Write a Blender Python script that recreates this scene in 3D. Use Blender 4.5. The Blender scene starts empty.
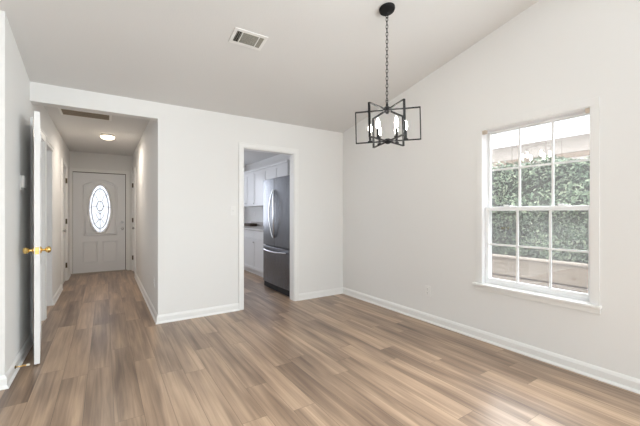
import bpy, bmesh, math, random
from mathutils import Vector, Matrix
C = bpy.context.scene
COL = C.collection
R = math.radians
random.seed(7)

# ------------------------------------------------------------------ camera, sky, lights, exposure
cam = bpy.data.cameras.new('camera'); cam_o = bpy.data.objects.new('camera', cam); COL.objects.link(cam_o)
cam.sensor_width = 36; cam.lens = 331.0/640*36; cam.clip_start = 0.05
cam_o.location = (0, 0, 1.22); cam_o.rotation_euler = (R(90), 0, R(-33))
C.camera = cam_o
C.view_settings.view_transform = 'Standard'; C.view_settings.look = 'None'
C.view_settings.gamma = 1; C.view_settings.exposure = 0.75; C.view_settings.use_curve_mapping = False
C.cycles.use_denoising = True
C.cycles.max_bounces = 10; C.cycles.diffuse_bounces = 6; C.cycles.transparent_max_bounces = 16
C.cycles.sample_clamp_indirect = 6

W = bpy.data.worlds.new('overcast_sky'); C.world = W; W.use_nodes = True
_n, _l = W.node_tree.nodes, W.node_tree.links
_tc = _n.new('ShaderNodeTexCoord'); _sp = _n.new('ShaderNodeSeparateXYZ'); _mr = _n.new('ShaderNodeMapRange'); _cr = _n.new('ShaderNodeValToRGB')
_l.new(_tc.outputs['Generated'], _sp.inputs[0]); _l.new(_sp.outputs['Z'], _mr.inputs['Value'])
_mr.inputs['From Min'].default_value = -1; _mr.inputs['From Max'].default_value = 1
_cr.color_ramp.elements[0].position = 0.45; _cr.color_ramp.elements[0].color = (0.35, 0.34, 0.32, 1)
_cr.color_ramp.elements[1].position = 0.9; _cr.color_ramp.elements[1].color = (0.92, 0.97, 1.05, 1)
_e = _cr.color_ramp.elements.new(0.5); _e.color = (0.72, 0.75, 0.80, 1)
_l.new(_mr.outputs['Result'], _cr.inputs['Fac']); _l.new(_cr.outputs['Color'], _n['Background'].inputs['Color'])
_n['Background'].inputs['Strength'].default_value = 2.0
# bright eastern lobe added to the sky, out of view, to light the floor
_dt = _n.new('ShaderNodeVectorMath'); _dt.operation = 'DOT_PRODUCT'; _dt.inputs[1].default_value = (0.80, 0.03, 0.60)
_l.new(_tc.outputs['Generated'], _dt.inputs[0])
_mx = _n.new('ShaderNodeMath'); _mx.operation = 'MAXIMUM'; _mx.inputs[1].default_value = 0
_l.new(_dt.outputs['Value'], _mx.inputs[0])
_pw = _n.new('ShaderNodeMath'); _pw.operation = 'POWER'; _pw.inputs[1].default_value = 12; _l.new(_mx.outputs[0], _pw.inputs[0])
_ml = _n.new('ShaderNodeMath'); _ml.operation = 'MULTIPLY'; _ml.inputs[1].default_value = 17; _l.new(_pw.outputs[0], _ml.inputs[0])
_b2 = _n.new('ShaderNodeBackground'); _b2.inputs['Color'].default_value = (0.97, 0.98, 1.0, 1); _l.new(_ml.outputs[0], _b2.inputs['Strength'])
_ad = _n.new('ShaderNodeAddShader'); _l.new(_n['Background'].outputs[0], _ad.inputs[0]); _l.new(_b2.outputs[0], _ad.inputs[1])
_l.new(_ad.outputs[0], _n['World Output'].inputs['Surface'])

def area(name, loc, rot, sx, sy, power, col=(1, 1, 1)):
    l = bpy.data.lights.new(name, 'AREA'); l.shape = 'RECTANGLE'; l.size = sx; l.size_y = sy
    l.energy = power; l.color = col
    o = bpy.data.objects.new(name, l); COL.objects.link(o); o.location = loc; o.rotation_euler = rot
    return o
# unseen area lamps stand in for daylight; no openings are cut for them
area('daylight_south', (-1.1, -2.98, 1.35), (R(90), 0, 0), 2.2, 2.2, 26, (0.90, 1.0, 1.06))
area('daylight_east', (3.02, -1.5, 1.45), (R(90), 0, R(90)), 2.4, 2.1, 116, (0.90, 1.0, 1.06))
area('daylight_kitchen', (1.5, 8.1, 1.5), (R(90), 0, R(180)), 1.3, 1.2, 13, (0.82, 0.88, 1.0))
area('fill_kitchen_side', (0.66, 4.95, 1.55), (R(90), 0, R(-90)), 1.0, 1.1, 5, (0.85, 0.9, 1.0))  # added fill lamp against the inner partition, which has no window
area('fill_side_room', (-2.55, 4.9, 1.4), (R(90), 0, R(-90)), 1.2, 1.3, 3.5, (0.86, 0.92, 1.03))  # unseen fill added to brighten the hall through its left doorways
# soft sun over the roof, onto the hedge outside
sun = bpy.data.lights.new('sun', 'SUN'); sun.energy = 1.8; sun.angle = R(6); sun.color = (1.0, 0.96, 0.90)
sun_o = bpy.data.objects.new('sun', sun); COL.objects.link(sun_o); sun_o.rotation_euler = (R(12), R(-33), 0)

# ------------------------------------------------------------------ materials
def new_mat(name):
    m = bpy.data.materials.new(name); m.use_nodes = True
    return m, m.node_tree.nodes, m.node_tree.links, m.node_tree.nodes['Principled BSDF']
def mat(name, col, rough=0.5, metal=0.0, bump=0.0, scale=60, spec=0.5, var=0.0, vscale=5, emit=None, estr=0):
    m, N, L, b = new_mat(name)
    b.inputs['Base Color'].default_value = (*col, 1); b.inputs['Roughness'].default_value = rough
    b.inputs['Metallic'].default_value = metal; b.inputs['Specular IOR Level'].default_value = spec
    tc = N.new('ShaderNodeTexCoord')
    if var:
        n = N.new('ShaderNodeTexNoise'); n.inputs['Scale'].default_value = vscale; n.inputs['Detail'].default_value = 5
        L.new(tc.outputs['Object'], n.inputs['Vector'])
        r = N.new('ShaderNodeValToRGB')
        r.color_ramp.elements[0].position = 0.3; r.color_ramp.elements[1].position = 0.7
        r.color_ramp.elements[0].color = (*[c*(1-var) for c in col], 1)
        r.color_ramp.elements[1].color = (*[min(1, c*(1+var)) for c in col], 1)
        L.new(n.outputs['Fac'], r.inputs['Fac']); L.new(r.outputs['Color'], b.inputs['Base Color'])
    if bump:
        n = N.new('ShaderNodeTexNoise'); n.inputs['Scale'].default_value = scale; n.inputs['Detail'].default_value = 3
        L.new(tc.outputs['Object'], n.inputs['Vector'])
        bp = N.new('ShaderNodeBump'); bp.inputs['Strength'].default_value = bump; bp.inputs['Distance'].default_value = 0.002
        L.new(n.outputs['Fac'], bp.inputs['Height']); L.new(bp.outputs['Normal'], b.inputs['Normal'])
    if emit:
        b.inputs['Emission Color'].default_value = (*emit, 1); b.inputs['Emission Strength'].default_value = estr
    return m

M = {}
M['wall'] = mat('wall_paint', (0.83, 0.822, 0.808), 0.75, bump=0.12, scale=140, spec=0.2)
M['ceiling'] = mat('ceiling_paint', (0.745, 0.738, 0.728), 0.9, bump=0.35, scale=70, spec=0.1)
M['trim'] = mat('white_trim_paint', (0.88, 0.875, 0.86), 0.35, spec=0.4)
M['door'] = mat('white_door_paint', (0.84, 0.835, 0.825), 0.35, spec=0.4)
M['frontdoor'] = mat('front_door_paint', (0.84, 0.845, 0.86), 0.4, spec=0.4)
M['vinyl'] = mat('white_vinyl', (0.88, 0.885, 0.89), 0.3)
M['cab'] = mat('white_cabinet_paint', (0.80, 0.80, 0.80), 0.3)
M['plastic'] = mat('white_plastic', (0.85, 0.84, 0.82), 0.35)
M['slot'] = mat('dark_slot', (0.05, 0.045, 0.04), 0.7)
M['black'] = mat('black_metal', (0.008, 0.008, 0.009), 0.5, spec=0.3)
M['brass'] = mat('polished_brass', (0.86, 0.60, 0.22), 0.18, metal=1)
M['nickel'] = mat('brushed_nickel', (0.42, 0.41, 0.40), 0.3, metal=1)
M['hinge'] = mat('aged_bronze', (0.12, 0.095, 0.06), 0.4, metal=0.8)
M['grille_brown'] = mat('brown_louvers', (0.34, 0.28, 0.21), 0.6)
M['louver'] = mat('grey_louvers', (0.33, 0.32, 0.28), 0.5)
M['counter'] = mat('grey_tan_laminate', (0.52, 0.49, 0.47), 0.3, var=0.25, vscale=60)
M['dark_brown'] = mat('mottled_dark_brown', (0.055, 0.035, 0.022), 0.5, var=0.3, vscale=14)
M['weather'] = mat('dark_weatherstrip', (0.06, 0.045, 0.035), 0.7)
M['threshold'] = mat('aluminium_threshold', (0.45, 0.40, 0.34), 0.4, metal=0.6)
M['bracket'] = mat('tan_plastic', (0.56, 0.47, 0.38), 0.5)
M['bulb'] = mat('lit_bulb', (1, 1, 1), 0.3, emit=(1.0, 0.95, 0.86), estr=34)
M['lampglass'] = mat('lit_opal_glass', (0.95, 0.9, 0.82), 0.3, emit=(1.0, 0.84, 0.62), estr=1.7)
M['rubber'] = mat('pale_rubber', (0.7, 0.66, 0.58), 0.6)
M['siding'] = mat('white_siding_paint', (0.86, 0.88, 0.90), 0.6)
M['fascia'] = mat('tan_fascia_paint', (0.27, 0.205, 0.155), 0.6)
M['roof'] = mat('weathered_shingles', (0.15, 0.125, 0.102), 0.9, bump=0.6, scale=25, var=0.25, vscale=9)
M['soil'] = mat('brown_soil', (0.16, 0.11, 0.075), 0.95, bump=1.0, scale=30, var=0.35, vscale=12)
M['core'] = mat('hedge_shade', (0.02, 0.025, 0.015), 0.9, var=0.4, vscale=12)  # near-black colour standing in for shade between the leaves

def steel():
    m, N, L, b = new_mat('brushed_stainless_steel')
    b.inputs['Base Color'].default_value = (0.23, 0.235, 0.25, 1); b.inputs['Metallic'].default_value = 1
    b.inputs['Roughness'].default_value = 0.28
    tc = N.new('ShaderNodeTexCoord'); mp = N.new('ShaderNodeMapping'); mp.inputs['Scale'].default_value = (4, 220, 2)
    n = N.new('ShaderNodeTexNoise'); n.inputs['Scale'].default_value = 3
    L.new(tc.outputs['Object'], mp.inputs['Vector']); L.new(mp.outputs['Vector'], n.inputs['Vector'])
    mr = N.new('ShaderNodeMapRange'); mr.inputs['To Min'].default_value = 0.2; mr.inputs['To Max'].default_value = 0.36
    L.new(n.outputs['Fac'], mr.inputs['Value']); L.new(mr.outputs['Result'], b.inputs['Roughness'])
    return m
M['steel'] = steel()
M['handle'] = mat('polished_handle_steel', (0.62, 0.63, 0.66), 0.22, metal=1)
M['void'] = mat('black_plastic', (0.008, 0.008, 0.009), 0.6)

def thin_glass(name, tint=(0.97, 0.98, 0.98), refl=0.09, haze=0.0):
    m, N, L, b = new_mat(name); N.remove(b)
    out = N['Material Output']
    t = N.new('ShaderNodeBsdfTransparent'); t.inputs['Color'].default_value = (*tint, 1)
    g = N.new('ShaderNodeBsdfGlossy'); g.inputs['Roughness'].default_value = 0.01
    mx = N.new('ShaderNodeMixShader'); mx.inputs['Fac'].default_value = refl
    L.new(t.outputs[0], mx.inputs[1]); L.new(g.outputs[0], mx.inputs[2])
    last = mx
    if haze:
        d = N.new('ShaderNodeBsdfTranslucent'); d.inputs['Color'].default_value = (0.9, 0.9, 0.9, 1)
        m2 = N.new('ShaderNodeMixShader'); m2.inputs['Fac'].default_value = haze
        L.new(mx.outputs[0], m2.inputs[1]); L.new(d.outputs[0], m2.inputs[2]); last = m2
    L.new(last.outputs[0], out.inputs['Surface'])
    return m
M['glass'] = thin_glass('clear_window_glass', haze=0.018)
M['etched'] = thin_glass('textured_door_glass', (0.60, 0.63, 0.66), 0.06, haze=0.4)
M['came'] = mat('grey_lead_came', (0.36, 0.37, 0.39), 0.5, metal=0.3)

def screen_mat():
    m, N, L, b = new_mat('insect_screen_mesh')
    out = N['Material Output']
    b.inputs['Base Color'].default_value = (0.30, 0.30, 0.31, 1); b.inputs['Roughness'].default_value = 0.8
    t = N.new('ShaderNodeBsdfTransparent'); mx = N.new('ShaderNodeMixShader'); mx.inputs['Fac'].default_value = 0.16
    L.new(t.outputs[0], mx.inputs[1]); L.new(b.outputs[0], mx.inputs[2]); L.new(mx.outputs[0], out.inputs['Surface'])
    return m
M['screen'] = screen_mat()

def wood_planks():
    m, N, L, b = new_mat('vinyl_plank_floor')
    tc = N.new('ShaderNodeTexCoord'); sp = N.new('ShaderNodeSeparateXYZ'); L.new(tc.outputs['Object'], sp.inputs[0])
    def mth(op, a, bb=None, c=None):
        n = N.new('ShaderNodeMath'); n.operation = op
        for i, v in enumerate((a, bb, c)):
            if v is None: continue
            if isinstance(v, (int, float)): n.inputs[i].default_value = v
            else: L.new(v, n.inputs[i])
        return n.outputs[0]
    PW, PL = 0.155, 1.22
    u = mth('DIVIDE', mth('ADD', sp.outputs['X'], 10.03), PW); row = mth('FLOOR', u); fu = mth('FRACT', u)
    w1 = N.new('ShaderNodeTexWhiteNoise'); w1.noise_dimensions = '1D'; L.new(row, w1.inputs['W'])
    v = mth('ADD', mth('DIVIDE', mth('ADD', sp.outputs['Y'], 20), PL), w1.outputs['Value'])
    seg = mth('FLOOR', v); fv = mth('FRACT', v)
    cm = N.new('ShaderNodeCombineXYZ'); L.new(row, cm.inputs[0]); L.new(seg, cm.inputs[1])
    w2 = N.new('ShaderNodeTexWhiteNoise'); w2.noise_dimensions = '3D'; L.new(cm.outputs[0], w2.inputs['Vector'])
    # grain, shifted per plank
    c2 = N.new('ShaderNodeCombineXYZ')
    L.new(mth('MULTIPLY', sp.outputs['X'], 17), c2.inputs[0])
    L.new(mth('MULTIPLY', sp.outputs['Y'], 0.55), c2.inputs[1])
    L.new(mth('MULTIPLY', w2.outputs['Value'], 50), c2.inputs[2])
    g = N.new('ShaderNodeTexNoise'); g.inputs['Scale'].default_value = 1.6; g.inputs['Detail'].default_value = 7
    g.inputs['Roughness'].default_value = 0.62; g.inputs['Distortion'].default_value = 0.7
    L.new(c2.outputs[0], g.inputs['Vector'])
    c3 = N.new('ShaderNodeCombineXYZ')
    L.new(mth('MULTIPLY', sp.outputs['X'], 7), c3.inputs[0]); L.new(mth('MULTIPLY', sp.outputs['Y'], 0.9), c3.inputs[1])
    L.new(mth('MULTIPLY', w2.outputs['Value'], 31), c3.inputs[2])
    g2 = N.new('ShaderNodeTexNoise'); g2.inputs['Scale'].default_value = 1.3; g2.inputs['Detail'].default_value = 2
    L.new(c3.outputs[0], g2.inputs['Vector'])
    fac = mth('ADD', mth('MULTIPLY', w2.outputs['Value'], 0.23),
              mth('ADD', mth('MULTIPLY', g.outputs['Fac'], 0.85), mth('MULTIPLY', g2.outputs['Fac'], 0.8)))
    fac = mth('SUBTRACT', fac, 0.415)
    r = N.new('ShaderNodeValToRGB'); e = r.color_ramp.elements
    e[0].position = 0.12; e[0].color = (0.112, 0.069, 0.047, 1)
    e[1].position = 0.95; e[1].color = (0.67, 0.495, 0.352, 1)
    x = e.new(0.40); x.color = (0.265, 0.180, 0.124, 1)
    x = e.new(0.65); x.color = (0.455, 0.318, 0.216, 1)
    L.new(fac, r.inputs['Fac'])
    # seams
    du = mth('MULTIPLY', mth('MINIMUM', fu, mth('SUBTRACT', 1.0, fu)), PW)
    dv = mth('MULTIPLY', mth('MINIMUM', fv, mth('SUBTRACT', 1.0, fv)), PL)
    d = mth('MINIMUM', du, dv)
    seam = mth('LESS_THAN', d, 0.0016)
    mx = N.new('ShaderNodeMix'); mx.data_type = 'RGBA'
    L.new(mth('MULTIPLY', seam, 0.55), mx.inputs['Factor']); L.new(r.outputs['Color'], mx.inputs['A'])
    mx.inputs['B'].default_value = (0.07, 0.045, 0.03, 1)
    L.new(mx.outputs['Result'], b.inputs['Base Color'])
    b.inputs['Roughness'].default_value = 0.31; b.inputs['Specular IOR Level'].default_value = 0.5
    bp = N.new('ShaderNodeBump'); bp.inputs['Strength'].default_value = 0.12; bp.inputs['Distance'].default_value = 0.001
    L.new(g.outputs['Fac'], bp.inputs['Height']); L.new(bp.outputs['Normal'], b.inputs['Normal'])
    return m
M['floor'] = wood_planks()

def board_mat():
    m, N, L, b = new_mat('pale_weathered_timber')
    tc = N.new('ShaderNodeTexCoord'); mp = N.new('ShaderNodeMapping'); mp.inputs['Scale'].default_value = (3, 1.2, 26)
    L.new(tc.outputs['Object'], mp.inputs['Vector'])
    n = N.new('ShaderNodeTexNoise'); n.inputs['Scale'].default_value = 1.6; n.inputs['Detail'].default_value = 6; n.inputs['Distortion'].default_value = 0.6
    L.new(mp.outputs['Vector'], n.inputs['Vector'])
    r = N.new('ShaderNodeValToRGB'); e = r.color_ramp.elements
    e[0].position = 0.3; e[0].color = (0.22, 0.18, 0.14, 1); e[1].position = 0.7; e[1].color = (0.34, 0.29, 0.24, 1)
    L.new(n.outputs['Fac'], r.inputs['Fac'])
    mp2 = N.new('ShaderNodeMapping'); mp2.inputs['Scale'].default_value = (1, 1, 1.6); L.new(tc.outputs['Object'], mp2.inputs['Vector'])
    v = N.new('ShaderNodeTexVoronoi'); v.inputs['Scale'].default_value = 2.2; L.new(mp2.outputs['Vector'], v.inputs['Vector'])
    r2 = N.new('ShaderNodeValToRGB'); r2.color_ramp.elements[0].position = 0.03; r2.color_ramp.elements[0].color = (1, 1, 1, 1)
    r2.color_ramp.elements[1].position = 0.12; r2.color_ramp.elements[1].color = (0, 0, 0, 1)
    L.new(v.outputs['Distance'], r2.inputs['Fac'])
    mx = N.new('ShaderNodeMix'); mx.data_type = 'RGBA'; mx.inputs['B'].default_value = (0.12, 0.075, 0.045, 1)
    mm = N.new('ShaderNodeMath'); mm.operation = 'MULTIPLY'; mm.inputs[1].default_value = 0.7
    L.new(r2.outputs['Color'], mm.inputs[0]); L.new(mm.outputs[0], mx.inputs['Factor'])
    L.new(r.outputs['Color'], mx.inputs['A']); L.new(mx.outputs['Result'], b.inputs['Base Color'])
    b.inputs['Roughness'].default_value = 0.85
    return m
M['board'] = board_mat()

def leaf_mat():
    m, N, L, b = new_mat('hedge_leaf')
    g = N.new('ShaderNodeNewGeometry'); r = N.new('ShaderNodeValToRGB'); e = r.color_ramp.elements
    e[0].position = 0.0; e[0].color = (0.05, 0.085, 0.05, 1); e[1].position = 1.0; e[1].color = (0.42, 0.47, 0.33, 1)
    x = e.new(0.45); x.color = (0.11, 0.165, 0.10, 1); x = e.new(0.8); x.color = (0.21, 0.275, 0.175, 1)
    L.new(g.outputs['Random Per Island'], r.inputs['Fac']); L.new(r.outputs['Color'], b.inputs['Base Color'])
    b.inputs['Roughness'].default_value = 0.5
    return m
M['leaf'] = leaf_mat()

# ------------------------------------------------------------------ mesh helpers
def BM(): return bmesh.new()
def box(bm, x0, x1, y0, y1, z0, z1, mtx=None):
    vs = [Vector((x, y, z)) for z in (z0, z1) for y in (y0, y1) for x in (x0, x1)]
    if mtx: vs = [mtx @ v for v in vs]
    v = [bm.verts.new(p) for p in vs]
    for f in ((0, 2, 3, 1), (4, 5, 7, 6), (0, 1, 5, 4), (2, 6, 7, 3), (0, 4, 6, 2), (1, 3, 7, 5)):
        bm.faces.new([v[i] for i in f])
def prism(bm, poly, a0, a1, axis='x', mtx=None):
    """extrude a 2-D polygon along an axis: x -> poly is (y,z); y -> (x,z); z -> (x,y)"""
    def P(p, a):
        q = {'x': (a, p[0], p[1]), 'y': (p[0], a, p[1]), 'z': (p[0], p[1], a)}[axis]
        q = Vector(q); return mtx @ q if mtx else q
    A = [bm.verts.new(P(p, a0)) for p in poly]; B = [bm.verts.new(P(p, a1)) for p in poly]
    n = len(poly)
    bm.faces.new(A[::-1]); bm.faces.new(B)
    for i in range(n): bm.faces.new((A[i], A[(i+1) % n], B[(i+1) % n], B[i]))
def frame_of(d):
    d = d.normalized(); u = d.orthogonal().normalized(); return u, d.cross(u)
def tube(bm, pts, r, seg=10, closed=False, rs=None):
    pts = [Vector(p) for p in pts]; n = len(pts); rings = []
    u = None
    for i, p in enumerate(pts):
        if closed: d = pts[(i+1) % n]-pts[i-1]
        else: d = pts[min(i+1, n-1)]-pts[max(i-1, 0)]
        d.normalize()
        if u is None: u = d.orthogonal().normalized()
        u = (u-d*u.dot(d)).normalized(); w = d.cross(u)
        rr = rs[i] if rs else r
        rings.append([bm.verts.new(p+rr*(math.cos(t)*u+math.sin(t)*w)) for t in [2*math.pi*k/seg for k in range(seg)]])
    for i in range(n if closed else n-1):
        a, b = rings[i], rings[(i+1) % n]
        for k in range(seg): bm.faces.new((a[k], a[(k+1) % seg], b[(k+1) % seg], b[k]))
    if not closed: bm.faces.new(rings[0][::-1]); bm.faces.new(rings[-1])
def lathe(bm, prof, origin=(0, 0, 0), axis=(0, 0, 1), seg=20):
    """profile of (radius, height along axis)"""
    o = Vector(origin); ax = Vector(axis).normalized(); u, w = frame_of(ax); rings = []
    for r, h in prof:
        if r < 1e-6: rings.append([bm.verts.new(o+ax*h)])
        else: rings.append([bm.verts.new(o+ax*h+r*(math.cos(t)*u+math.sin(t)*w)) for t in [2*math.pi*k/seg for k in range(seg)]])
    for a, b in zip(rings, rings[1:]):
        if len(a) == 1 and len(b) == 1: continue
        for k in range(seg):
            if len(a) == 1: bm.faces.new((a[0], b[(k+1) % seg], b[k]))
            elif len(b) == 1: bm.faces.new((a[k], a[(k+1) % seg], b[0]))
            else: bm.faces.new((a[k], a[(k+1) % seg], b[(k+1) % seg], b[k]))
    if len(rings[0]) > 1: bm.faces.new(rings[0][::-1])
    if len(rings[-1]) > 1: bm.faces.new(rings[-1])
def wloc(o):
    v = Vector((0, 0, 0))
    while o: v = v+o.location; o = o.parent
    return v
def obj(name, bm, m, parent=None, bevel=0, smooth=False, local=False):
    if parent and not local:
        bmesh.ops.translate(bm, verts=bm.verts, vec=-wloc(parent))
    bmesh.ops.recalc_face_normals(bm, faces=bm.faces)
    me = bpy.data.meshes.new(name); bm.to_mesh(me); bm.free(); me.materials.append(m)
    o = bpy.data.objects.new(name, me); COL.objects.link(o)
    if parent: o.parent = parent
    if smooth:
        me.shade_smooth(); me.set_sharp_from_angle(angle=R(35))
    if bevel:
        b = o.modifiers.new('bevel', 'BEVEL'); b.width = bevel; b.segments = 2; b.limit_method = 'ANGLE'; b.angle_limit = R(50)
    return o
def boxes(name, lst, m, parent=None, bevel=0):
    bm = BM()
    for b in lst: box(bm, *b)
    return obj(name, bm, m, parent, bevel)
def struct(o, label=None, cat=None):
    o['kind'] = 'structure'
    if label: o['label'] = label; o['category'] = cat
    return o
def tag(o, label, cat, group=None):
    o['label'] = label; o['category'] = cat
    if group: o['group'] = group
    return o
def thing(name, loc, label, cat, group=None, kind=None):
    o = bpy.data.objects.new(name, None); COL.objects.link(o); o.location = loc; o.empty_display_size = 0.1
    tag(o, label, cat, group)
    if kind: o['kind'] = kind
    return o

# ------------------------------------------------------------------ room shell
XL, XH, XR = -0.585, 0.49, 3.04          # left wall face, hall right wall face, right wall face
YB, YF, YC = 4.04, 8.15, 3.13            # back wall face, front wall face, left corner
SL = 0.204                               # ceiling slope
def zc(y): return 2.44+SL*(YB-y) if y < YB else 2.44
T = 0.12
struct(boxes('floor', [(-2.72, 3.16, -3.12, 8.27, -0.15, 0)], M['floor']))

bm = BM(); prism(bm, [(YB, 2.44), (-3.12, zc(-3.12)), (-3.12, zc(-3.12)+.15), (YB, 2.62)], -2.72, 3.16)
struct(obj('ceiling', bm, M['ceiling']))
struct(boxes('ceiling_hall', [(-2.72, 0.55, YB+T, 8.27, 2.44, 2.6)], M['ceiling']))
struct(boxes('ceiling_kitchen', [(0.55, 3.16, YB+T, 8.27, 2.44, 2.6)], M['ceiling']))

KX0, KX1, KZ = 1.463, 2.202, 2.05
struct(boxes('wall_back', [(-2.6, XL-T, YB, YB+T, 0, 2.62), (XL-T, XH, YB, YB+T, 2.262, 2.62), (XH, KX0, YB, YB+T, 0, 2.62),
    (KX0, KX1, YB, YB+T, KZ, 2.62), (KX1, XR, YB, YB+T, 0, 2.62)], M['wall']))

WY0, WY1, WZ0, WZ1 = 0.955, 1.832, 0.545, 2.022
bm = BM()
def rp(y0, y1, z0=0, z1=None):
    if z1 is None: prism(bm, [(y0, z0), (y1, z0), (y1, zc(y1)+.1), (y0, zc(y0)+.1)], XR, XR+T)
    else: prism(bm, [(y0, z0), (y1, z0), (y1, z1), (y0, z1)], XR, XR+T)
rp(-3.12, WY0); rp(WY0, WY1, 0, WZ0-.023); rp(WY0, WY1, WZ1); rp(WY1, YB); rp(YB, 8.27, 0, 2.6)
struct(obj('wall_right', bm, M['wall']))

D2A, D2B = 4.15, 4.87      # doorway of the open door
OPA, OPB = 4.97, 5.58      # cased opening
D3A, D3B = 6.72, 7.50      # closed door in the hall
bm = BM()
prism(bm, [(YC, 0), (YB, 0), (YB, zc(YB)+.05), (YC, zc(YC)+.05)], XL-T, XL)
for y0, y1, z0 in ((YB, D2A, 0), (D2A, D2B, 2.04), (D2B, OPA, 0), (OPA, OPB, 2.04), (OPB, D3A, 0), (D3A, D3B, 2.04), (D3B, YF, 0)):
    box(bm, XL-T, XL, y0, y1, z0, 2.5)
struct(obj('wall_left', bm, M['wall']))
bm = BM(); prism(bm, [(-2.6, 0), (XL-T, 0), (XL-T, zc(YC)+.03), (-2.6, zc(YC)+.03)], YC, YC+T, 'y')
struct(obj('wall_left_return', bm, M['wall']))
struct(boxes('wall_side_room', [(-2.6, XL-T, OPB, OPB+T, 0, 2.44)], M['wall']))

D4A, D4B = 7.25, 8.01
struct(boxes('wall_hall_right', [(XH, XH+T, YB+T, D4A, 0, 2.44), (XH, XH+T, D4A, D4B, 2.04, 2.44), (XH, XH+T, D4B, YF, 0, 2.44)], M['wall']))

FX0, FX1 = -0.533, 0.361   # front door slab
struct(boxes('wall_front', [(-2.72, FX0-.035, YF, YF+T, 0, 2.6), (FX0-.035, FX1+.035, YF, YF+T, 2.07, 2.6), (FX1+.035, 3.16, YF, YF+T, 0, 2.6)], M['wall']))
bm = BM(); box(bm, -2.72, -2.6, -3.12, 8.27, 0, 4.0); struct(obj('wall_west', bm, M['wall']))
bm = BM(); box(bm, -2.6, 3.04, -3.12, -3.0, 0, 4.0); struct(obj('wall_south', bm, M['wall']))

# ------------------------------------------------------------------ baseboards: moulded board with shoe
def baseboard(name, segs):
    bm = BM()
    prof = [(0, 0), (0.024, 0), (0.024, 0.008), (0.016, 0.02), (0.014, 0.022), (0.014, 0.068), (0.009, 0.082), (0.004, 0.09), (0, 0.092)]
    for (x0, y0), (x1, y1), e0, e1 in segs:     # wall on the left of the direction's right-hand normal
        a, b = Vector((x0, y0, 0)), Vector((x1, y1, 0)); d = (b-a).normalized(); n = Vector((d.y, -d.x, 0))
        # e0/e1: +1 outside corner (profile runs past), -1 inside corner (profile stops short), 0 square
        A = [bm.verts.new(a-d*(e0*p[0])+n*p[0]+Vector((0, 0, p[1]))) for p in prof]
        B = [bm.verts.new(b+d*(e1*p[0])+n*p[0]+Vector((0, 0, p[1]))) for p in prof]
        k = len(prof); bm.faces.new(A[::-1]); bm.faces.new(B)
        for i in range(k): bm.faces.new((A[i], A[(i+1) % k], B[(i+1) % k], B[i]))
    return struct(obj(name, bm, M['trim']))
CW = 0.057
baseboard('baseboard_back', [((XH, YB), (KX0-CW, YB), 1, 0), ((KX1+CW, YB), (XR, YB), 0, -1)])
baseboard('baseboard_right', [((XR, YB), (XR, -3.0), -1, 0)])
baseboard('baseboard_left', [((-2.6, YC), (XL, YC), 0, 1), ((XL, YC), (XL, D2A-CW), 1, 0)])
baseboard('baseboard_hall_left', [((XL, OPB), (XL, D3A-CW), 0, 0), ((XL, D3B+CW), (XL, YF), 0, -1)])
baseboard('baseboard_hall_right', [((XH, D4A-CW), (XH, YB), 0, 1)])

# ------------------------------------------------------------------ casings (flat boards with a small back band)
def casing_yz(bm, x, s, y0, y1, z1, w=CW, t=0.014, sides=(1, 1), z0=0):
    """casing on a wall plane x, proud in direction s"""
    xa, xb = sorted((x, x+s*t)); xc, xd = sorted((x+s*.001, x+s*(t+.004))); e = .0015
    if sides[0]: box(bm, xa, xb, y0-w, y0, z0, z1); box(bm, xc, xd, y0-w-e, y0-w+.012, z0, z1+w-.012)
    if sides[1]: box(bm, xa, xb, y1, y1+w, z0, z1); box(bm, xc, xd, y1+w-.012, y1+w+e, z0, z1+w-.012)
    box(bm, xa, xb, y0-w*sides[0], y1+w*sides[1], z1, z1+w); box(bm, xc, xd, y0-(w+e)*sides[0], y1+(w+e)*sides[1], z1+w-.012, z1+w+e)
def casing_xz(bm, y, s, x0, x1, z1, w=CW, t=0.014):
    ya, yb = sorted((y, y+s*t)); yc, yd = sorted((y+s*.001, y+s*(t+.004))); e = .0015
    for a, b, c, d in ((x0-w, x0, x0-w-e, x0-w+.012), (x1, x1+w, x1+w-.012, x1+w+e)):
        box(bm, a, b, ya, yb, 0, z1); box(bm, c, d, yc, yd, 0, z1+w-.012)
    box(bm, x0-w, x1+w, ya, yb, z1, z1+w); box(bm, x0-w-e, x1+w+e, yc, yd, z1+w-.012, z1+w+e)

bm = BM(); casing_xz(bm, YB, -1, KX0, KX1, KZ); casing_xz(bm, YB+T, 1, KX0, KX1, KZ)
box(bm, KX0, KX0+.012, YB, YB+T, 0, KZ); box(bm, KX1-.012, KX1, YB, YB+T, 0, KZ); box(bm, KX0+.012, KX1-.012, YB, YB+T, KZ-.012, KZ)
struct(obj('trim_1', bm, M['trim'], bevel=.002))
bm = BM(); casing_yz(bm, XL, 1, OPA, OPB, 2.03, sides=(1, 0), w=.05)
struct(obj('trim_2', bm, M['trim'], bevel=.002))

# ------------------------------------------------------------------ front door with an oval light
fd = thing('door_1', (FX0, YF, 0), 'white front door with oval decorative glass at the end of the hall', 'door', kind='structure')
yf = YF-0.004
def oval(a, b, n=48, cx=0, cz=0): return [(cx+a*math.cos(2*math.pi*k/n), cz+b*math.sin(2*math.pi*k/n)) for k in range(n)]
OCX, OCZ, OA, OB = -0.086, 1.31, 0.185, 0.485
# slab with an oval hole
bm = BM(); n = 48
def ring_pts(n):
    out = []
    for k in range(n):
        t = 2*math.pi*k/n; dx, dz = math.cos(t)*OA, math.sin(t)*OB
        sx = ((FX1 if dx > 0 else FX0)-OCX)/dx if abs(dx) > 1e-6 else 1e9
        sz = ((2.03 if dz > 0 else 0.02)-OCZ)/dz if abs(dz) > 1e-6 else 1e9
        s = min(sx, sz); out.append((OCX+dx*s, OCZ+dz*s))
    return out
outer = ring_pts(n)
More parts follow.
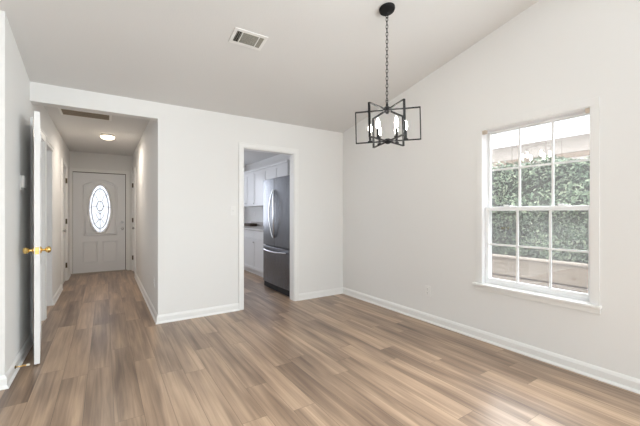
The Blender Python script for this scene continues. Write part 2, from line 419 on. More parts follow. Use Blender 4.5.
# snap nearest outer points to the corners
for cxz in ((FX0, .02), (FX1, .02), (FX0, 2.03), (FX1, 2.03)):
    i = min(range(n), key=lambda k: (outer[k][0]-cxz[0])**2+(outer[k][1]-cxz[1])**2); outer[i] = cxz
inner = oval(OA, OB, n, OCX, OCZ)
lay = {}
for yy in (yf, yf+.044):
    lay[yy] = ([bm.verts.new((x, yy, z)) for x, z in outer], [bm.verts.new((x, yy, z)) for x, z in inner])
(o0, i0), (o1, i1) = lay[yf], lay[yf+.044]
for k in range(n):
    j = (k+1) % n
    bm.faces.new((o0[k], o0[j], i0[j], i0[k])); bm.faces.new((o1[k], i1[k], i1[j], o1[j]))
    bm.faces.new((o0[k], o1[k], o1[j], o0[j])); bm.faces.new((i0[k], i0[j], i1[j], i1[k]))
obj('slab', bm, M['frontdoor'], fd)
def moulding(bm, pts, y, w=.011, closed=True):
    tube(bm, [(x, y, z) for x, z in pts], w, 6, closed)
# arch-topped panel around the oval
bm = BM()
ax0, ax1 = -0.36, 0.20
arch = [(ax0, .77), (ax1, .77), (ax1, 1.78)]
for k in range(1, 12):
    t = k/12; x = ax1+(ax0-ax1)*t; arch.append((x, 1.80+.085*math.sin(math.pi*t)**1.2))
arch.append((ax0, 1.78))
moulding(bm, arch, yf-.003, .017)
arch2 = [(OCX+(x-OCX)*.90, 1.31+(z-1.31)*.945) for x, z in arch]
moulding(bm, arch2, yf, .011)
obj('arched_panel', bm, M['frontdoor'], fd, smooth=True)
for x0, x1 in ((-.36, -.14), (-.03, .20)):
    bm = BM(); moulding(bm, [(x0, .225), (x1, .225), (x1, .635), (x0, .635)], yf-.003, .016)
    box(bm, x0+.035, x1-.035, yf-.012, yf, .26, .60)
    obj('lower_panel', bm, M['frontdoor'], fd)
bm = BM(); moulding(bm, oval(OA+.012, OB+.012, 48, OCX, OCZ), yf-.004, .022)
ogf = obj('oval_frame', bm, M['frontdoor'], fd, smooth=True)
bm = BM(); bm.faces.new([bm.verts.new((x, yf+.026, z)) for x, z in oval(OA+.004, OB+.004, 48, OCX, OCZ)])
bm.faces.new([bm.verts.new((x, yf+.026, z)) for x, z in oval(OA+.004, OB+.004, 48, OCX, OCZ)])
og = obj('oval_glass', bm, M['etched'], fd)
bm = BM(); yg = yf+.017
moulding(bm, oval(OA*.78, OB*.84, 40, OCX, OCZ), yg, .008)
moulding(bm, oval(.055, .10, 20, OCX, OCZ+.05), yg, .008)
for sg in (-1, 1):
    moulding(bm, [(OCX, OCZ-.24), (OCX+sg*.05, OCZ-.17), (OCX+sg*.075, OCZ-.09), (OCX+sg*.04, OCZ-.06), (OCX, OCZ-.12)], yg, .0055, False)
    moulding(bm, [(OCX+sg*.055, OCZ+.05), (OCX+sg*OA, OCZ+.02)], yg, .0055, False)
    moulding(bm, [(OCX, OCZ+sg*.20), (OCX, OCZ+sg*OB)], yg, .0055, False)
    moulding(bm, [(OCX+sg*.03, OCZ+.15), (OCX+sg*.07, OCZ+.26), (OCX+sg*OA*.72, OCZ+.30)], yg, .0055, False)
    moulding(bm, [(OCX+sg*.02, OCZ-.22), (OCX+sg*.07, OCZ-.30), (OCX+sg*OA*.70, OCZ-.30)], yg, .0055, False)
moulding(bm, [(OCX, OCZ+.15), (OCX, OCZ-.40)], yg, .0055, False)
obj('leaded_pattern', bm, M['came'], og)
bm = BM(); lathe(bm, [(.028, 0), (.028, .006), (.012, .012), (.011, .03), (.024, .04), (.028, .055), (.022, .068), (0, .072)], (.305, yf, .89), (0, -1, 0), 16)
obj('door_knob', bm, M['nickel'], fd, smooth=True)
bm = BM(); lathe(bm, [(.026, 0), (.026, .012), (.020, .018), (0, .018)], (.300, yf, 1.03), (0, -1, 0), 16); box(bm, .294, .306, yf-.034, yf-.015, 1.012, 1.048)
obj('deadbolt', bm, M['nickel'], fd, smooth=True)
boxes('jamb', [(FX0-.035, FX0-.004, YF-.012, YF+T, 0, 2.07), (FX1+.010, FX1+.035, YF-.012, YF+T, 0, 2.07), (FX0-.004, FX1+.010, YF-.012, YF+T, 2.044, 2.07)], M['trim'], fd)
boxes('weatherstrip', [(FX1-.001, FX1+.010, yf-.003, YF+.05, .02, 2.03), (FX0-.004, FX1+.010, yf-.003, YF+.05, 2.0305, 2.044), (FX0-.004, FX0, yf-.001, YF+.05, .02, 2.03)], M['weather'], fd)
boxes('threshold', [(FX0-.035, FX1+.035, YF-.05, YF+T, 0, .018)], M['threshold'], fd, .004)
bm = BM(); casing_xz(bm, YF, -1, FX0-.012, FX1+.03, 2.06, w=.046); obj('casing', bm, M['trim'], fd)

# ------------------------------------------------------------------ panelled interior doors
def panel_slab(bm, w, h, t, mtx):
    """a six panel slab in local x (width), y (thickness), z (height)"""
    box(bm, 0, w, 0, t, 0, h, mtx)
    cols = ((.11, w/2-.05), (w/2+.05, w-.11)); rows = ((.22, .78), (.92, 1.56), (1.66, 1.90))
    for x0, x1 in cols:
        for z0, z1 in rows:
            for ya, yb in ((-.003, 0), (t, t+.003)):
                for a, b, c, d in ((x0, x1, z0, z0+.012), (x0, x1, z1-.012, z1), (x0, x0+.012, z0+.012, z1-.012), (x1-.012, x1, z0+.012, z1-.012)):
                    box(bm, a, b, ya, yb, c, d, mtx)
                box(bm, x0+.04, x1-.04, ya, yb, z0+.04, z1-.04, mtx)

# open door: free edge towards the camera, folded back against the left wall
pv = Vector((-0.553, 4.146, 0)); fe = Vector((-0.474, 3.45, 0))
dirw = (fe-pv).normalized(); nrm = Vector((-dirw.y, dirw.x, 0))      # away from the wall
LW = (fe-pv).length
od = thing('door_2', (pv.x, pv.y, 0), 'white door standing open on the left, seen edge on, with brass knobs', 'door', kind='structure')
mx = Matrix(((dirw.x, nrm.x, 0, pv.x), (dirw.y, nrm.y, 0, pv.y), (0, 0, 1, 0.012), (0, 0, 0, 1)))
bm = BM(); panel_slab(bm, LW, 2.02, .036, mx); obj('slab', bm, M['door'], od)
kb = pv+dirw*(LW-.062)+Vector((0, 0, .918))
for sg in (-1, 1):
    b0 = kb+nrm*(.036 if sg > 0 else 0)
    bm = BM(); lathe(bm, [(.030, 0), (.030, .005), (.022, .010), (.011, .014), (.010, .030), (.020, .038), (.027, .050), (.025, .062), (.014, .070), (0, .071)], b0, nrm*sg, 20)
    obj('door_knob', bm, M['brass'], od, smooth=True)
lp = pv+dirw*LW+nrm*.018+Vector((0, 0, .918))
mx2 = Matrix(((dirw.x, nrm.x, 0, lp.x), (dirw.y, nrm.y, 0, lp.y), (0, 0, 1, lp.z), (0, 0, 0, 1)))
bm = BM(); box(bm, -.002, .0015, -.0125, .0125, -.028, .028, mx2); box(bm, 0, .010, -.007, .007, -.009, .009, mx2)
obj('latch_plate', bm, M['brass'], od, .001)
for z in (.28, 1.07, 1.84):
    bm = BM(); lathe(bm, [(.007, -.046), (.007, .046)], (pv.x-.003, pv.y-.008, z), (0, 0, 1), 10); box(bm, pv.x-.012, pv.x-.002, pv.y-.04, pv.y+.008, z-.045, z+.045)
    obj('hinge', bm, M['hinge'], od)
bm = BM(); casing_yz(bm, XL, 1, D2A+.004, D2B-.012, 2.03, w=.085)
box(bm, XL-T, XL, D2A, D2A+.016, 0, 2.04); box(bm, XL-T, XL, D2B-.016, D2B, 0, 2.04); box(bm, XL-T, XL, D2A+.016, D2B-.016, 2.024, 2.04)
box(bm, XL-.075, XL-.04, D2B-.028, D2B-.016, 0, 2.024)
obj('casing', bm, M['trim'], od)

def closed_door(name, label, x, s, y0, y1, knob_y, hinge_y):
    d = thing(name, (x, y0, 0), label, 'door', kind='structure')
    mxd = Matrix(((0, 1 if s < 0 else -1, 0, x-s*.012), (1, 0, 0, y0+.014), (0, 0, 1, .01), (0, 0, 0, 1)))
    bm = BM(); panel_slab(bm, y1-y0-.028, 2.01, .035, mxd); obj('slab', bm, M['door'], d)
    bm = BM(); casing_yz(bm, x, s, y0+.01, y1-.01, 2.03)
    xa, xb = sorted((x-s*T, x)); box(bm, xa, xb, y0, y0+.012, 0, 2.04); box(bm, xa, xb, y1-.012, y1, 0, 2.04); box(bm, xa, xb, y0+.012, y1-.012, 2.024, 2.04)
    obj('casing', bm, M['trim'], d)
    bm = BM(); lathe(bm, [(.030, 0), (.030, .005), (.011, .014), (.010, .030), (.020, .038), (.027, .050), (.025, .062), (0, .068)], (x-s*.012, knob_y, .93), (s, 0, 0), 16)
    obj('door_knob', bm, M['nickel'], d, smooth=True)
    for z in (.28, 1.07, 1.80):
        bm = BM(); lathe(bm, [(.007, -.046), (.007, .046)], (x+s*.008, hinge_y, z), (0, 0, 1), 10); box(bm, *sorted((x-s*.011, x+s*.004)), hinge_y-.012, hinge_y+.012, z-.045, z+.045)
        obj('hinge', bm, M['hinge'], d)
    return d
closed_door('door_3', 'white closed door in the left hall wall just before the front door', XL, 1, D3A, D3B, D3A+.08, D3B-.014)
closed_door('door_4', 'white closed door in the right hall wall beside the front door', XH, -1, D4A, D4B, D4A+.08, D4B-.014)

# ------------------------------------------------------------------ the double hung window
wn = thing('window_1', (XR, (WY0+WY1)/2, WZ0), 'white double hung window with grid muntins looking onto a hedge', 'window', kind='structure')
bm = BM()
w, CY0, CY1 = 0.058, 0.974, 1.815
box(bm, XR-.012, XR-.0005, CY0-w, CY0, WZ0, WZ1-.008); box(bm, XR-.012, XR-.0005, CY1, CY1+w, WZ0, WZ1-.008)
box(bm, XR-.012, XR-.0005, CY0-w, CY1+w, WZ1-.008, WZ1+.05)
obj('casing', bm, M['wall'], wn, .002)
w = .048
boxes('stool', [(XR-.045, XR-.0005, WY0-w-.005, WY1+w+.02, WZ0-.022, WZ0), (XR-.0005, XR+.044, WY0+.0005, WY1-.0005, WZ0-.022, WZ0)], M['trim'], wn, .005)
boxes('apron', [(XR-.013, XR-.0005, WY0-w+.004, WY1+w, WZ0-.066, WZ0-.0225)], M['trim'], wn, .002)
jx0, jx1 = XR, XR+T+.02
boxes('jamb', [(jx0, jx1, WY1-.014, WY1, WZ0, WZ1), (jx0, jx1, WY0, WY0+.014, WZ0, WZ1), (jx0, jx1, WY0+.014, WY1-.014, WZ1-.014, WZ1),
    (XR+.045, jx1, WY0+.0145, WY1-.0145, WZ0-.02, WZ0+.012),
    (XR+.075, XR+.083, WY1-.022, WY1-.014, WZ0, WZ1-.014), (XR+.075, XR+.083, WY0+.014, WY0+.022, WZ0, WZ1-.014)], M['vinyl'], wn)
def sash(name, xc, y0, y1, z0, z1, st=.030, rail_b=.036, rail_t=.034, screen=False):
    bm = BM(); x0, x1 = xc-.016, xc+.016
    box(bm, x0, x1, y0, y0+st, z0, z1); box(bm, x0, x1, y1-st, y1, z0, z1)
    box(bm, x0, x1, y0+st, y1-st, z0, z0+rail_b); box(bm, x0, x1, y0+st, y1-st, z1-rail_t, z1)
    s = obj(name, bm, M['vinyl'], wn, .003)
    gy0, gy1, gz0, gz1 = y0+st, y1-st, z0+rail_b, z1-rail_t
    boxes('pane', [(xc-.003, xc+.003, gy0-.006, gy1+.006, gz0-.006, gz1+.006)], M['glass'], s)
    for k in (1, 2):
        y = gy0+(gy1-gy0)*k/3; boxes('muntin', [(xc-.008, xc+.008, y-.008, y+.008, gz0, gz1)], M['vinyl'], s)
    zz = (gz0+gz1)/2; boxes('muntin', [(xc-.0075, xc+.0075, gy0, gy1, zz-.008, zz+.008)], M['vinyl'], s)
    return s
ZM = 1.255
us = sash('upper_sash', XR+.104, WY0+.016, WY1-.016, ZM-.012, WZ1-.016, st=.026, rail_t=.020)
ls = sash('lower_sash', XR+.062, WY0+.016, WY1-.016, WZ0+.013, ZM+.022, rail_b=.042)
for y in (WY0+.22, WY1-.22):
    bm = BM(); box(bm, XR+.05, XR+.078, y-.028, y+.028, ZM+.022, ZM+.032); box(bm, XR+.052, XR+.066, y-.006, y+.034, ZM+.032, ZM+.040)
    obj('sash_lock', bm, M['vinyl'], ls, .002)
bm = BM(); box(bm, XR+.134, XR+.135, WY0+.03, WY1-.03, WZ0+.03, ZM-.01); obj('insect_screen', bm, M['screen'], wn)
boxes('screen_frame', [(XR+.129, XR+.139, WY0+.016, WY0+.03, WZ0+.013, ZM), (XR+.129, XR+.139, WY1-.03, WY1-.016, WZ0+.013, ZM), (XR+.129, XR+.139, WY0+.03, WY1-.03, ZM-.014, ZM)], M['vinyl'], wn)
for y0, y1 in ((WY1-.05, WY1-.014), (WY0+.014, WY0+.05)):
    bm = BM(); box(bm, XR-.006, XR+.028, y0, y1, WZ1-.046, WZ1-.014); box(bm, XR-.012, XR-.006, y0+.006, y1-.006, WZ1-.052, WZ1-.02)
    obj('blind_bracket', bm, M['bracket'], wn, .002)

# ------------------------------------------------------------------ chandelier
CX, CY = 1.905, 1.943; CZ = zc(CY)
ch = thing('chandelier', (CX, CY, CZ), 'black open cage chandelier with lit candle bulbs hanging on a chain', 'chandelier')
sl = Matrix.Rotation(-math.atan(SL), 4, 'X')
up = sl.to_3x3() @ Vector((0, 0, 1))
bm = BM(); lathe(bm, [(.064, -.0005), (.064, -.012), (.058, -.022), (.03, -.027), (.012, -.03), (0, -.03)], (CX, CY, CZ), up, 28)
obj('canopy', bm, M['black'], ch, smooth=True)
ZT, ZB, CR = 2.050, 1.797, .258
top_c = ZT+.075
bm = BM(); tube(bm, [(CX, CY, CZ-.022), (CX, CY, CZ-.055)], .008); 
tube(bm, [(CX+.012*math.cos(t), CY, CZ-.065+.014*math.sin(t)) for t in [2*math.pi*k/14 for k in range(14)]], .003, 6, True)
obj('hang_loop', bm, M['black'], ch, smooth=True)
z = CZ-.088; i = 0; pitch = .0295
bm = BM(); nl = int((z-top_c)/pitch)+1; pitch = (z-top_c)/max(nl-1, 1)
for i in range(nl):
    zz = z-i*pitch; u = Vector((1, 0, 0)) if i % 2 else Vector((0, 1, 0))
    u = Matrix.Rotation(R(25), 3, 'Z') @ u
    pts = []
    for k in range(12):
        t = 2*math.pi*k/12; pts.append(Vector((CX, CY, zz))+u*.0085*math.cos(t)+Vector((0, 0, .019*math.copysign(abs(math.sin(t))**.8, math.sin(t)))))
    tube(bm, pts, .0024, 6, True)
obj('chain', bm, M['black'], ch, smooth=True)
# cage hangs very slightly out of true
cdir = Vector((math.cos(R(44.4)), -math.sin(R(44.4)), 0)); vdir = Vector((math.sin(R(44.4)), math.cos(R(44.4)), 0))
piv = Vector((CX, CY, top_c))
tilt = Matrix.Translation(piv) @ Matrix.Rotation(R(-1.2), 4, vdir) @ Matrix.Translation(-piv)
def tb(bm): bmesh.ops.transform(bm, matrix=tilt, verts=bm.verts); return bm
bm = BM(); lathe(bm, [(.006, ZT+.055), (.010, ZT+.045), (.010, ZT+.030), (.020, ZT+.024), (.034, ZT+.012), (.034, ZT-.010), (.018, ZT-.018), (.010, ZT-.030), (0, ZT-.032)], (CX, CY, 0), (0, 0, 1), 20)
tube(bm, [(CX+.010*math.cos(t), CY, ZT+.066+.012*math.sin(t)) for t in [2*math.pi*k/14 for k in range(14)]], .003, 6, True)
obj('top_hub', tb(bm), M['black'], ch, smooth=True)
bm = BM(); lathe(bm, [(0, ZB-.022), (.012, ZB-.020), (.026, ZB-.012), (.032, ZB), (.030, ZB+.014), (.014, ZB+.022), (0, ZB+.022)], (CX, CY, 0), (0, 0, 1), 20)
obj('bottom_hub', tb(bm), M['black'], ch, smooth=True)
for k in range(6):
    a = R(-1.5+60*k)
    rad = cdir*math.cos(a)+vdir*math.sin(a); tan = Vector((-rad.y, rad.x, 0))
    mt = Matrix(((rad.x, tan.x, 0, CX), (rad.y, tan.y, 0, CY), (0, 0, 1, 0), (0, 0, 0, 1)))
    bm = BM(); hw, th = .0085, .0038
    box(bm, .025, CR, -hw, hw, ZT-th, ZT+th, mt); box(bm, .025, CR, -hw, hw, ZB-th, ZB+th, mt)
    box(bm, CR-2*th, CR, -hw, hw, ZB+th, ZT-th, mt)
    obj('cage_arm', tb(bm), M['black'], ch)
    p = Vector((CX, CY, 0))+rad*.140
    bm = BM(); lathe(bm, [(.0, ZB+.002), (.019, ZB+.003), (.021, ZB+.010), (.011, ZB+.014), (.0105, ZB+.016), (.0105, ZB+.078), (.009, ZB+.080), (0, ZB+.080)], p, (0, 0, 1), 14)
    cs = obj('candle_sleeve', tb(bm), M['black'], ch, smooth=True)
    bm = BM(); lathe(bm, [(0.0, ZB+.0805), (.008, ZB+.081), (.0115, ZB+.090), (.0155, ZB+.110), (.0145, ZB+.125), (.009, ZB+.145), (.003, ZB+.160), (0, ZB+.164)], p, (0, 0, 1), 14)
    obj('bulb', tb(bm), M['bulb'], cs, smooth=True)

# ------------------------------------------------------------------ sloped ceiling register
rc = Vector((1.031, 2.715, zc(2.715)))
rg = thing('ceiling_register', rc, 'small white supply register with grey louvers in the sloped ceiling', 'ceiling vent')
mr = Matrix.Translation(rc) @ sl
def lb(bm): bmesh.ops.transform(bm, matrix=mr, verts=bm.verts); return bm
hx, hy = .118, .066
bm = BM()
for a, b, c, d in ((-hx-.028, hx+.028, -hy-.028, -hy), (-hx-.028, hx+.028, hy, hy+.028), (-hx-.028, -hx, -hy, hy), (hx, hx+.028, -hy, hy)):
    box(bm, a, b, c, d, -.007, 0)
box(bm, -.074, -.066, -hy, hy, -.008, 0); box(bm, .072, .080, -hy, hy, -.008, 0)
obj('frame', lb(bm), M['plastic'], rg, .002)
bm = BM(); box(bm, -hx, hx, -hy, hy, -.0015, -.0005); obj('duct_shade_sheet', lb(bm), M['slot'], rg)  # thin dark sheet painted in for the shade inside the duct
def louvers(x0, x1, n, along, ang, m, lab=None):
    for k in range(n):
        bm = BM()
        if along == 'x':
            c = -hy+(k+.5)*2*hy/n; mm = Matrix.Translation((0, c, -.0045)) @ Matrix.Rotation(ang, 4, 'X'); box(bm, x0, x1, -.0040, .0040, -.0005, .0005, mm)
        else:
            c = x0+(k+.5)*(x1-x0)/n; mm = Matrix.Translation((c, 0, -.0045)) @ Matrix.Rotation(ang, 4, 'Y'); box(bm, -.005, .005, -hy, hy, -.0005, .0005, mm)
        o = obj('louver', lb(bm), m, rg)
louvers(-.066, .072, 9, 'x', R(-24), M['louver'])
louvers(-hx, -.074, 3, 'y', R(-50), M['louver'])
louvers(.080, hx, 4, 'y', R(20), M['louver'])

# ------------------------------------------------------------------ hall ceiling: return grille and flush lamp
gx0, gx1, gy0, gy1 = -.432, .045, 4.87, 5.14
gr = thing('return_air_grille', ((gx0+gx1)/2, (gy0+gy1)/2, 2.44), 'brown slatted return air grille in the hall ceiling behind the header', 'ceiling vent')
bm = BM()
for a, b, c, d in ((gx0-.025, gx1+.025, gy0-.02, gy0), (gx0-.025, gx1+.025, gy1, gy1+.02), (gx0-.025, gx0, gy0, gy1), (gx1, gx1+.025, gy0, gy1)): box(bm, a, b, c, d, 2.432, 2.44)
obj('frame', bm, M['plastic'], gr, .002)
bm = BM(); box(bm, gx0, gx1, gy0, gy1, 2.4385, 2.4395); obj('filter_shade_sheet', bm, M['slot'], gr)  # flat dark panel in place of the shadowed recess above the slats
for k in range(4):
    c = gy0+(k+.5)*(gy1-gy0)/4; bm = BM(); box(bm, gx0, gx1, -.013, .013, -.001, .001, Matrix.Translation((0, c, 2.4335)) @ Matrix.Rotation(R(-14), 4, 'X'))
    obj('slat', bm, M['grille_brown'], gr)

fl = thing('flush_mount_lamp', (.035, 6.13, 2.44), 'small round lit opal ceiling lamp in the hall', 'ceiling lamp')
bm = BM(); lathe(bm, [(.092, 0), (.092, -.012), (.088, -.022), (.0, -.022)], (.035, 6.13, 2.44), (0, 0, 1), 28); obj('base', bm, M['nickel'], fl, smooth=True)
bm = BM(); lathe(bm, [(.086, -.0225), (.096, -.030), (.097, -.042), (.085, -.060), (.055, -.074), (.025, -.080), (0, -.082)], (.035, 6.13, 2.44), (0, 0, 1), 28); obj('lamp_shade', bm, M['lampglass'], fl, smooth=True)
pl = bpy.data.lights.new('hall_lamp_light', 'AREA'); pl.shape = 'DISK'; pl.size = .10; pl.energy = 6; pl.color = (1, .90, .78)
po = bpy.data.objects.new('hall_lamp_light', pl); COL.objects.link(po); po.location = (.035, 6.13, 2.352)

# ------------------------------------------------------------------ wall plates, thermostat, door stop
def plate(name, label, cat, pos, nrm, kind):
    p = Vector(pos); n = Vector(nrm); u = Vector((-n.y, n.x, 0))
    o = thing(name, p, label, cat)
    m = Matrix(((u.x, n.x, 0, p.x), (u.y, n.y, 0, p.y), (0, 0, 1, p.z), (0, 0, 0, 1)))
    bm = BM(); box(bm, -.036, .036, 0, .006, -.058, .058, m); obj('cover_plate', bm, M['plastic'], o, .002)
    if kind == 'outlet':
        for zz in (-.021, .021):
            bm = BM(); lathe(bm, [(.0165, 0), (.0165, .0022), (0, .0022)], p+n*.006+Vector((0, 0, zz)), n, 20); s = obj('socket', bm, M['plastic'], o)
            bm = BM()
            for x, h in ((-.0065, .0045), (.0065, .0035)): box(bm, x-.0012, x+.0012, .0081, .0086, zz+.002-h+.003, zz+.002+h+.003, m)
            box(bm, -.0025, .0025, .0081, .0086, zz-.011, zz-.006, m)
            obj('slot', bm, M['slot'], s)
    else:
        bm = BM(); box(bm, -.006, .006, .006, .008, -.013, .013, m); mm = m @ Matrix.Translation((0, .008, .003)) @ Matrix.Rotation(R(25), 4, 'X'); box(bm, -.004, .004, -.002, .013, -.004, .004, mm)
        obj('toggle', bm, M['plastic'], o)
    return o
plate('wall_outlet', 'white electrical outlet low on the wall left of the window', 'outlet', (XR, 2.456, .345), (-1, 0, 0), 'outlet')
plate('wall_outlet', 'faint outlet low on the right hall wall near the corner', 'outlet', (XH, 4.345, .40), (-1, 0, 0), 'outlet')
plate('light_switch', 'white light switch plate left of the kitchen doorway', 'light switch', (1.334, YB, 1.245), (0, -1, 0), 'switch')
plate('wall_outlet', 'pale outlet on the kitchen wall below the upper cabinets', 'outlet', (XR, 7.60, 1.19), (-1, 0, 0), 'outlet')

th = thing('thermostat', (XL, 3.66, 1.41), 'white thermostat on the left wall beside the open door', 'thermostat')
boxes('wall_plate', [(XL, XL+.006, 3.605, 3.715, 1.405, 1.535)], M['plastic'], th, .002)
boxes('case', [(XL+.006, XL+.028, 3.612, 3.708, 1.43, 1.53)], M['plastic'], th, .006)
boxes('lower_strip', [(XL+.006, XL+.022, 3.618, 3.702, 1.412, 1.43)], M['nickel'], th, .003)  # grey metal strip below the case

ds = thing('door_stop', (XL+.014, 3.352, .055), 'springy door stop on the baseboard below the open door', 'door stop')
bm = BM(); lathe(bm, [(.012, 0), (.012, .004), (.006, .008), (0, .008)], (XL+.0135, 3.352, .055), (1, 0, 0), 12); obj('base', bm, M['hinge'], ds, smooth=True)
bm = BM(); pts = [(XL+.02+.062*k/120, 3.352+.0055*math.cos(k*.62), .055+.0055*math.sin(k*.62)) for k in range(121)]; tube(bm, pts, .0017, 5); obj('spring', bm, M['brass'], ds, smooth=True)
bm = BM(); lathe(bm, [(.0, 0), (.008, 0), (.009, .004), (.009, .016), (.006, .020), (0, .020)], (XL+.080, 3.352, .055), (1, 0, 0), 12); obj('rubber_tip', bm, M['rubber'], ds, smooth=True)

# ------------------------------------------------------------------ kitchen
FXF, FY0, FY1 = 2.205, 4.215, 5.155
fr = thing('refrigerator', ((FXF+.80), (FY0+FY1)/2, 0), 'stainless steel french door refrigerator seen through the kitchen doorway', 'refrigerator')
boxes('body', [(FXF+.055, FXF+.80, FY0+.004, FY1-.004, .035, 1.752)], mat('dark_grey_cabinet_steel', (.09, .09, .095), .45), fr, .004)
YM = 4.70
def curved_front(bm, y0, y1, z0, z1, bow=.012):
    """a door whose face bows outward slightly across the whole appliance"""
    n = 10; poly = []
    for k in range(n+1):
        y = y0+(y1-y0)*k/n; u = (y-(FY0+FY1)/2)/((FY1-FY0)/2); poly.append((FXF-bow*(1-u*u)+.012, y))
    poly += [(FXF+.052, y1), (FXF+.052, y0)]
    prism(bm, poly, z0, z1, 'z')
def arc_handle(bm, axis):
    pass
for y0, y1, hs in ((FY0, YM-.003, -1), (YM+.003, FY1, 1)):
    bm = BM(); curved_front(bm, y0, y1, .705, 1.765); dr = obj('door', bm, M['steel'], fr, .006, smooth=True)
    hy_ = YM+hs*.045; pts = []
    for k in range(15):
        t = k/14; b = math.sin(math.pi*t); pts.append((FXF-.012-.042*b**.6, YM+hs*(.026+.050*b), .84+.74*t))
    bm = BM(); tube(bm, pts, .013, 10); obj('handle', bm, M['handle'], dr, smooth=True)
bm = BM(); curved_front(bm, FY0, FY1, .10, .685); fz = obj('freezer_drawer', bm, M['steel'], fr, .006, smooth=True)
pts = []
for k in range(15):
    t = k/14; b = math.sin(math.pi*t); pts.append((FXF-.012-.05*b**.5, FY0+.06+(FY1-FY0-.12)*t, .635-.012*b))
bm = BM(); tube(bm, pts, .013, 10); obj('handle', bm, M['handle'], fz, smooth=True)
boxes('base_grille', [(FXF+.025, FXF+.06, FY0+.01, FY1-.01, .012, .095)], M['void'], fr)
for y in (FY0+.06, FY1-.06):
    bm = BM(); lathe(bm, [(.018, 0), (.018, .04)], (FXF+.10, y, 0), (0, 0, 1), 12); obj('foot', bm, M['slot'], fr)

def shaker(bm, x, y0, y1, z0, z1):
    box(bm, x-.014, x-.001, y0, y1, z0, z1); w = .055
    if z1-z0 < .2: w = .03
    for a, b, c, d in ((y0, y1, z0, z0+w), (y0, y1, z1-w, z1), (y0, y0+w, z0+w, z1-w), (y1-w, y1, z0+w, z1-w)): box(bm, x-.022, x-.014, a, b, c, d)
def knob(y, z, x, parent):
    bm = BM(); lathe(bm, [(.006, 0), (.005, .010), (.012, .018), (.012, .024), (0, .028)], (x-.022, y, z), (-1, 0, 0), 12); obj('knob', bm, M['nickel'], parent, smooth=True)
def upper(label, y0, y1, z0, z1, nd, kn):
    x = 2.74
    c = thing('upper_cabinet', (XR, (y0+y1)/2, z0), label, 'cabinet', 'white upper kitchen cabinets')
    boxes('body', [(x, XR-.003, y0+.001, y1-.001, z0, z1)], M['cab'], c)
    boxes('crown_strip', [(x-.03, x, y0+.001, y1-.001, z1-.035, z1+.012)], M['cab'], c, .006)
    for k in range(nd):
        a, b = y0+(y1-y0)*k/nd+.004, y0+(y1-y0)*(k+1)/nd-.004
        bm = BM(); shaker(bm, x, a, b, z0+.006, z1-.04); d = obj('door', bm, M['cab'], c, .002)
        if kn: knob(a+.03 if k else b-.03, z0+.06, x, d)
    return c
upper('white upper cabinet farthest from the refrigerator', 6.85, 7.75, 1.37, 2.165, 2, 1)
upper('narrow white upper cabinet beside the refrigerator', 6.28, 6.85, 1.37, 2.165, 1, 1)
upper('white wall cabinet showing above the refrigerator top', 5.24, 6.28, 1.37, 2.165, 2, 0)

def base(label, y0, y1):
    x = 2.45
    c = thing('base_cabinet', (XR, (y0+y1)/2, 0), label, 'cabinet', 'white base kitchen cabinets')
    boxes('body', [(x, XR-.003, y0+.001, y1-.001, .10, .872)], M['cab'], c)
    boxes('toe_kick', [(x+.06, XR-.003, y0+.001, y1-.001, 0, .10)], M['cab'], c)
    bm = BM(); shaker(bm, x, y0+.004, y1-.004, .715, .862); d = obj('drawer', bm, M['cab'], c, .002); 
    bm = BM(); shaker(bm, x, y0+.004, y1-.004, .112, .705); d2 = obj('door', bm, M['cab'], c, .002); knob(y1-.05, .65, x, d2)
    return c
base('white base cabinet right next to the refrigerator', 5.24, 6.14)
base('white base cabinet in the middle of the counter run', 6.14, 6.74)
base('white base cabinet at the far end of the counter run', 6.74, 7.75)
bm = BM(); box(bm, 2.42, XR, 5.225, 7.77, .873, .91); ct = obj('countertop', bm, M['counter'], None, .006)
tag(ct, 'grey tan kitchen countertop on the white base cabinets', 'countertop')
bx = BM(); box(bx, XR-.02, XR, 5.225, 7.77, .9105, 1.01); obj('backsplash_strip', bx, M['counter'], ct, .003, local=True)
bm = BM(); box(bm, 2.80, 2.98, 7.28, 7.66, .9105, .975); tag(obj('dark_counter_block', bm, M['dark_brown'], None, .006), 'low dark brown block shape on the kitchen counter', 'box')  # plain dark brown block towards the back of the counter

# ------------------------------------------------------------------ outside the window
struct(boxes('ground', [(XR+T, 30, -14, 26, -.45, -.30), (-12, XR+T, 8.27, 26, -.45, -.30)], M['soil']))
boards = thing('timber_retaining_wall', (5.23, 3, -.30), 'pale timber plank retaining wall below the hedge outside the window', 'retaining wall')
for z0, z1 in ((-.30, -.048), (-.026, .233), (.257, .530)):
    bm = BM(); box(bm, 5.2, 5.26, -5, 12, z0, z1); obj('plank', bm, M['board'], boards, .006)
bm = BM(); box(bm, 5.17, 5.30, -5, 12, .531, .558); obj('highlight_cap', bm, mat('highlight_cap_timber', (.46, .40, .34), .8, var=.1, vscale=8), boards, .004)  # cap coloured paler to paint the highlight along the timber top
bm = BM(); box(bm, 5.265, 30, -5, 12, -.30, .47); tag(obj('raised_bed', bm, M['soil']), 'raised soil bed behind the timber wall under the hedge', 'planting bed'); 
struct(bpy.data.objects['raised_bed'])

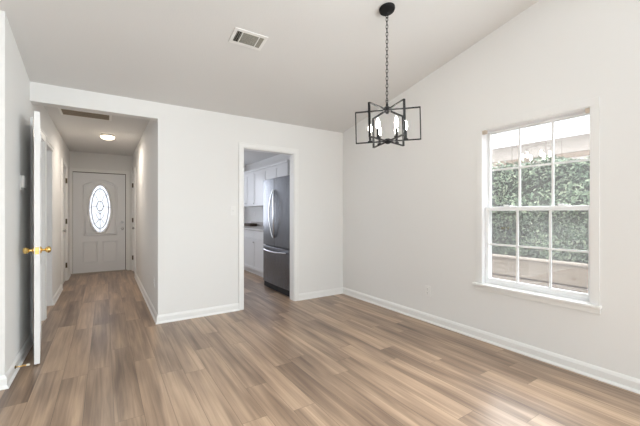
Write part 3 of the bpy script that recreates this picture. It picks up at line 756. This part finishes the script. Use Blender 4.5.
hd = thing('hedge', (6.2, 3, .47), 'dense clipped green hedge behind the timber retaining wall outside', 'hedge')
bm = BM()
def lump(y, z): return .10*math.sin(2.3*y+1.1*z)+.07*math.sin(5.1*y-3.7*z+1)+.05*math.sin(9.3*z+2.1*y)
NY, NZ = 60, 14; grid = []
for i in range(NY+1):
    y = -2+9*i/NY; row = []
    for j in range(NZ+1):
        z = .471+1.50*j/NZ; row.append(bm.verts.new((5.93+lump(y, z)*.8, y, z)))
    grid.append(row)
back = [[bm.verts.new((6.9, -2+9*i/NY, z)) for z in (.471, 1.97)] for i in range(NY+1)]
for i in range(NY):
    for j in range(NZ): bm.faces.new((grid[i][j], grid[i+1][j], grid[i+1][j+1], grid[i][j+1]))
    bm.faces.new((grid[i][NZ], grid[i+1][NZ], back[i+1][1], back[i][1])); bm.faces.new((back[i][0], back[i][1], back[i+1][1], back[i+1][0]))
obj('shade_core', bm, M['core'], hd)  # solid dark core, painting the shade seen behind the foliage
bm = BM(); rnd = random.Random(3)
def leaf(p, n, s):
    n = (Vector(n)+Vector((rnd.uniform(-.9, .9), rnd.uniform(-.9, .9), rnd.uniform(-.5, 1.0)))).normalized(); u, w = frame_of(n)
    a = rnd.uniform(0, 6.28); u, w = u*math.cos(a)+w*math.sin(a), w*math.cos(a)-u*math.sin(a)
    v = [bm.verts.new(p+q) for q in (-u*s, -w*s*.42+n*.006, u*s, w*s*.42+n*.006)]
    bm.faces.new((v[0], v[1], v[2])); bm.faces.new((v[0], v[2], v[3]))
for k in range(26000):
    y = rnd.uniform(-1.5, 6.8)
    if rnd.random() < .74:
        z = rnd.uniform(.50, 2.02); d = rnd.random()**2*.16
        p = Vector((5.88+lump(y, z)+d-.05, y, z)); leaf(p, (-1, 0, .3), rnd.uniform(.020, .042))
    else:
        x = rnd.uniform(5.85, 6.9); p = Vector((x+lump(y, 2)*.5, y, 2.01+.06*math.sin(3*y+2*x)+.04*math.sin(8*y)+rnd.uniform(-.06, .07))); leaf(p, (-.2, 0, 1), rnd.uniform(.028, .055))
lv = obj('foliage', bm, M['leaf'], hd); lv['kind'] = 'stuff'

nh = thing('neighbouring_house', (10, 3, -.3), 'neighbouring house with white lap siding and a weathered grey roof behind the hedge', 'house')
bm = BM(); box(bm, 9.4, 11.6, -6, 16, .471, 2.50); obj('lower_wall', bm, M['siding'], nh)
bm = BM(); prism(bm, [(9.0, 2.55), (11.5, 3.40), (11.5, 3.48), (8.98, 2.62)], -6.4, 16.4, 'y'); obj('roof', bm, M['roof'], nh)
boxes('fascia', [(8.97, 9.0, -6.4, 16.4, 2.50, 2.61)], M['fascia'], nh)
bm = BM(); box(bm, 11.56, 14, -6, 16, 3.0, 4.7)
for k in range(8):
    z = 3.42+k*.15; prism(bm, [(11.56, z), (11.53, z), (11.55, z+.15), (11.56, z+.15)], -6, 16, 'y')
obj('upper_wall', bm, M['siding'], nh)

# parts that look different from the rest of their thing
for _o in bpy.data.objects:
    _k = _o.name.split('.')[0]
    if _k == 'bulb': _o['label'] = 'lit white candle bulb'
    elif _k == 'door_knob': _o['label'] = 'round brass door knob' if _o.parent.name == 'door_2' else 'round metal door knob'
    elif _k == 'oval_glass': _o['label'] = 'oval leaded glass pane'
    elif _k == 'base_grille': _o['label'] = 'black base grille'
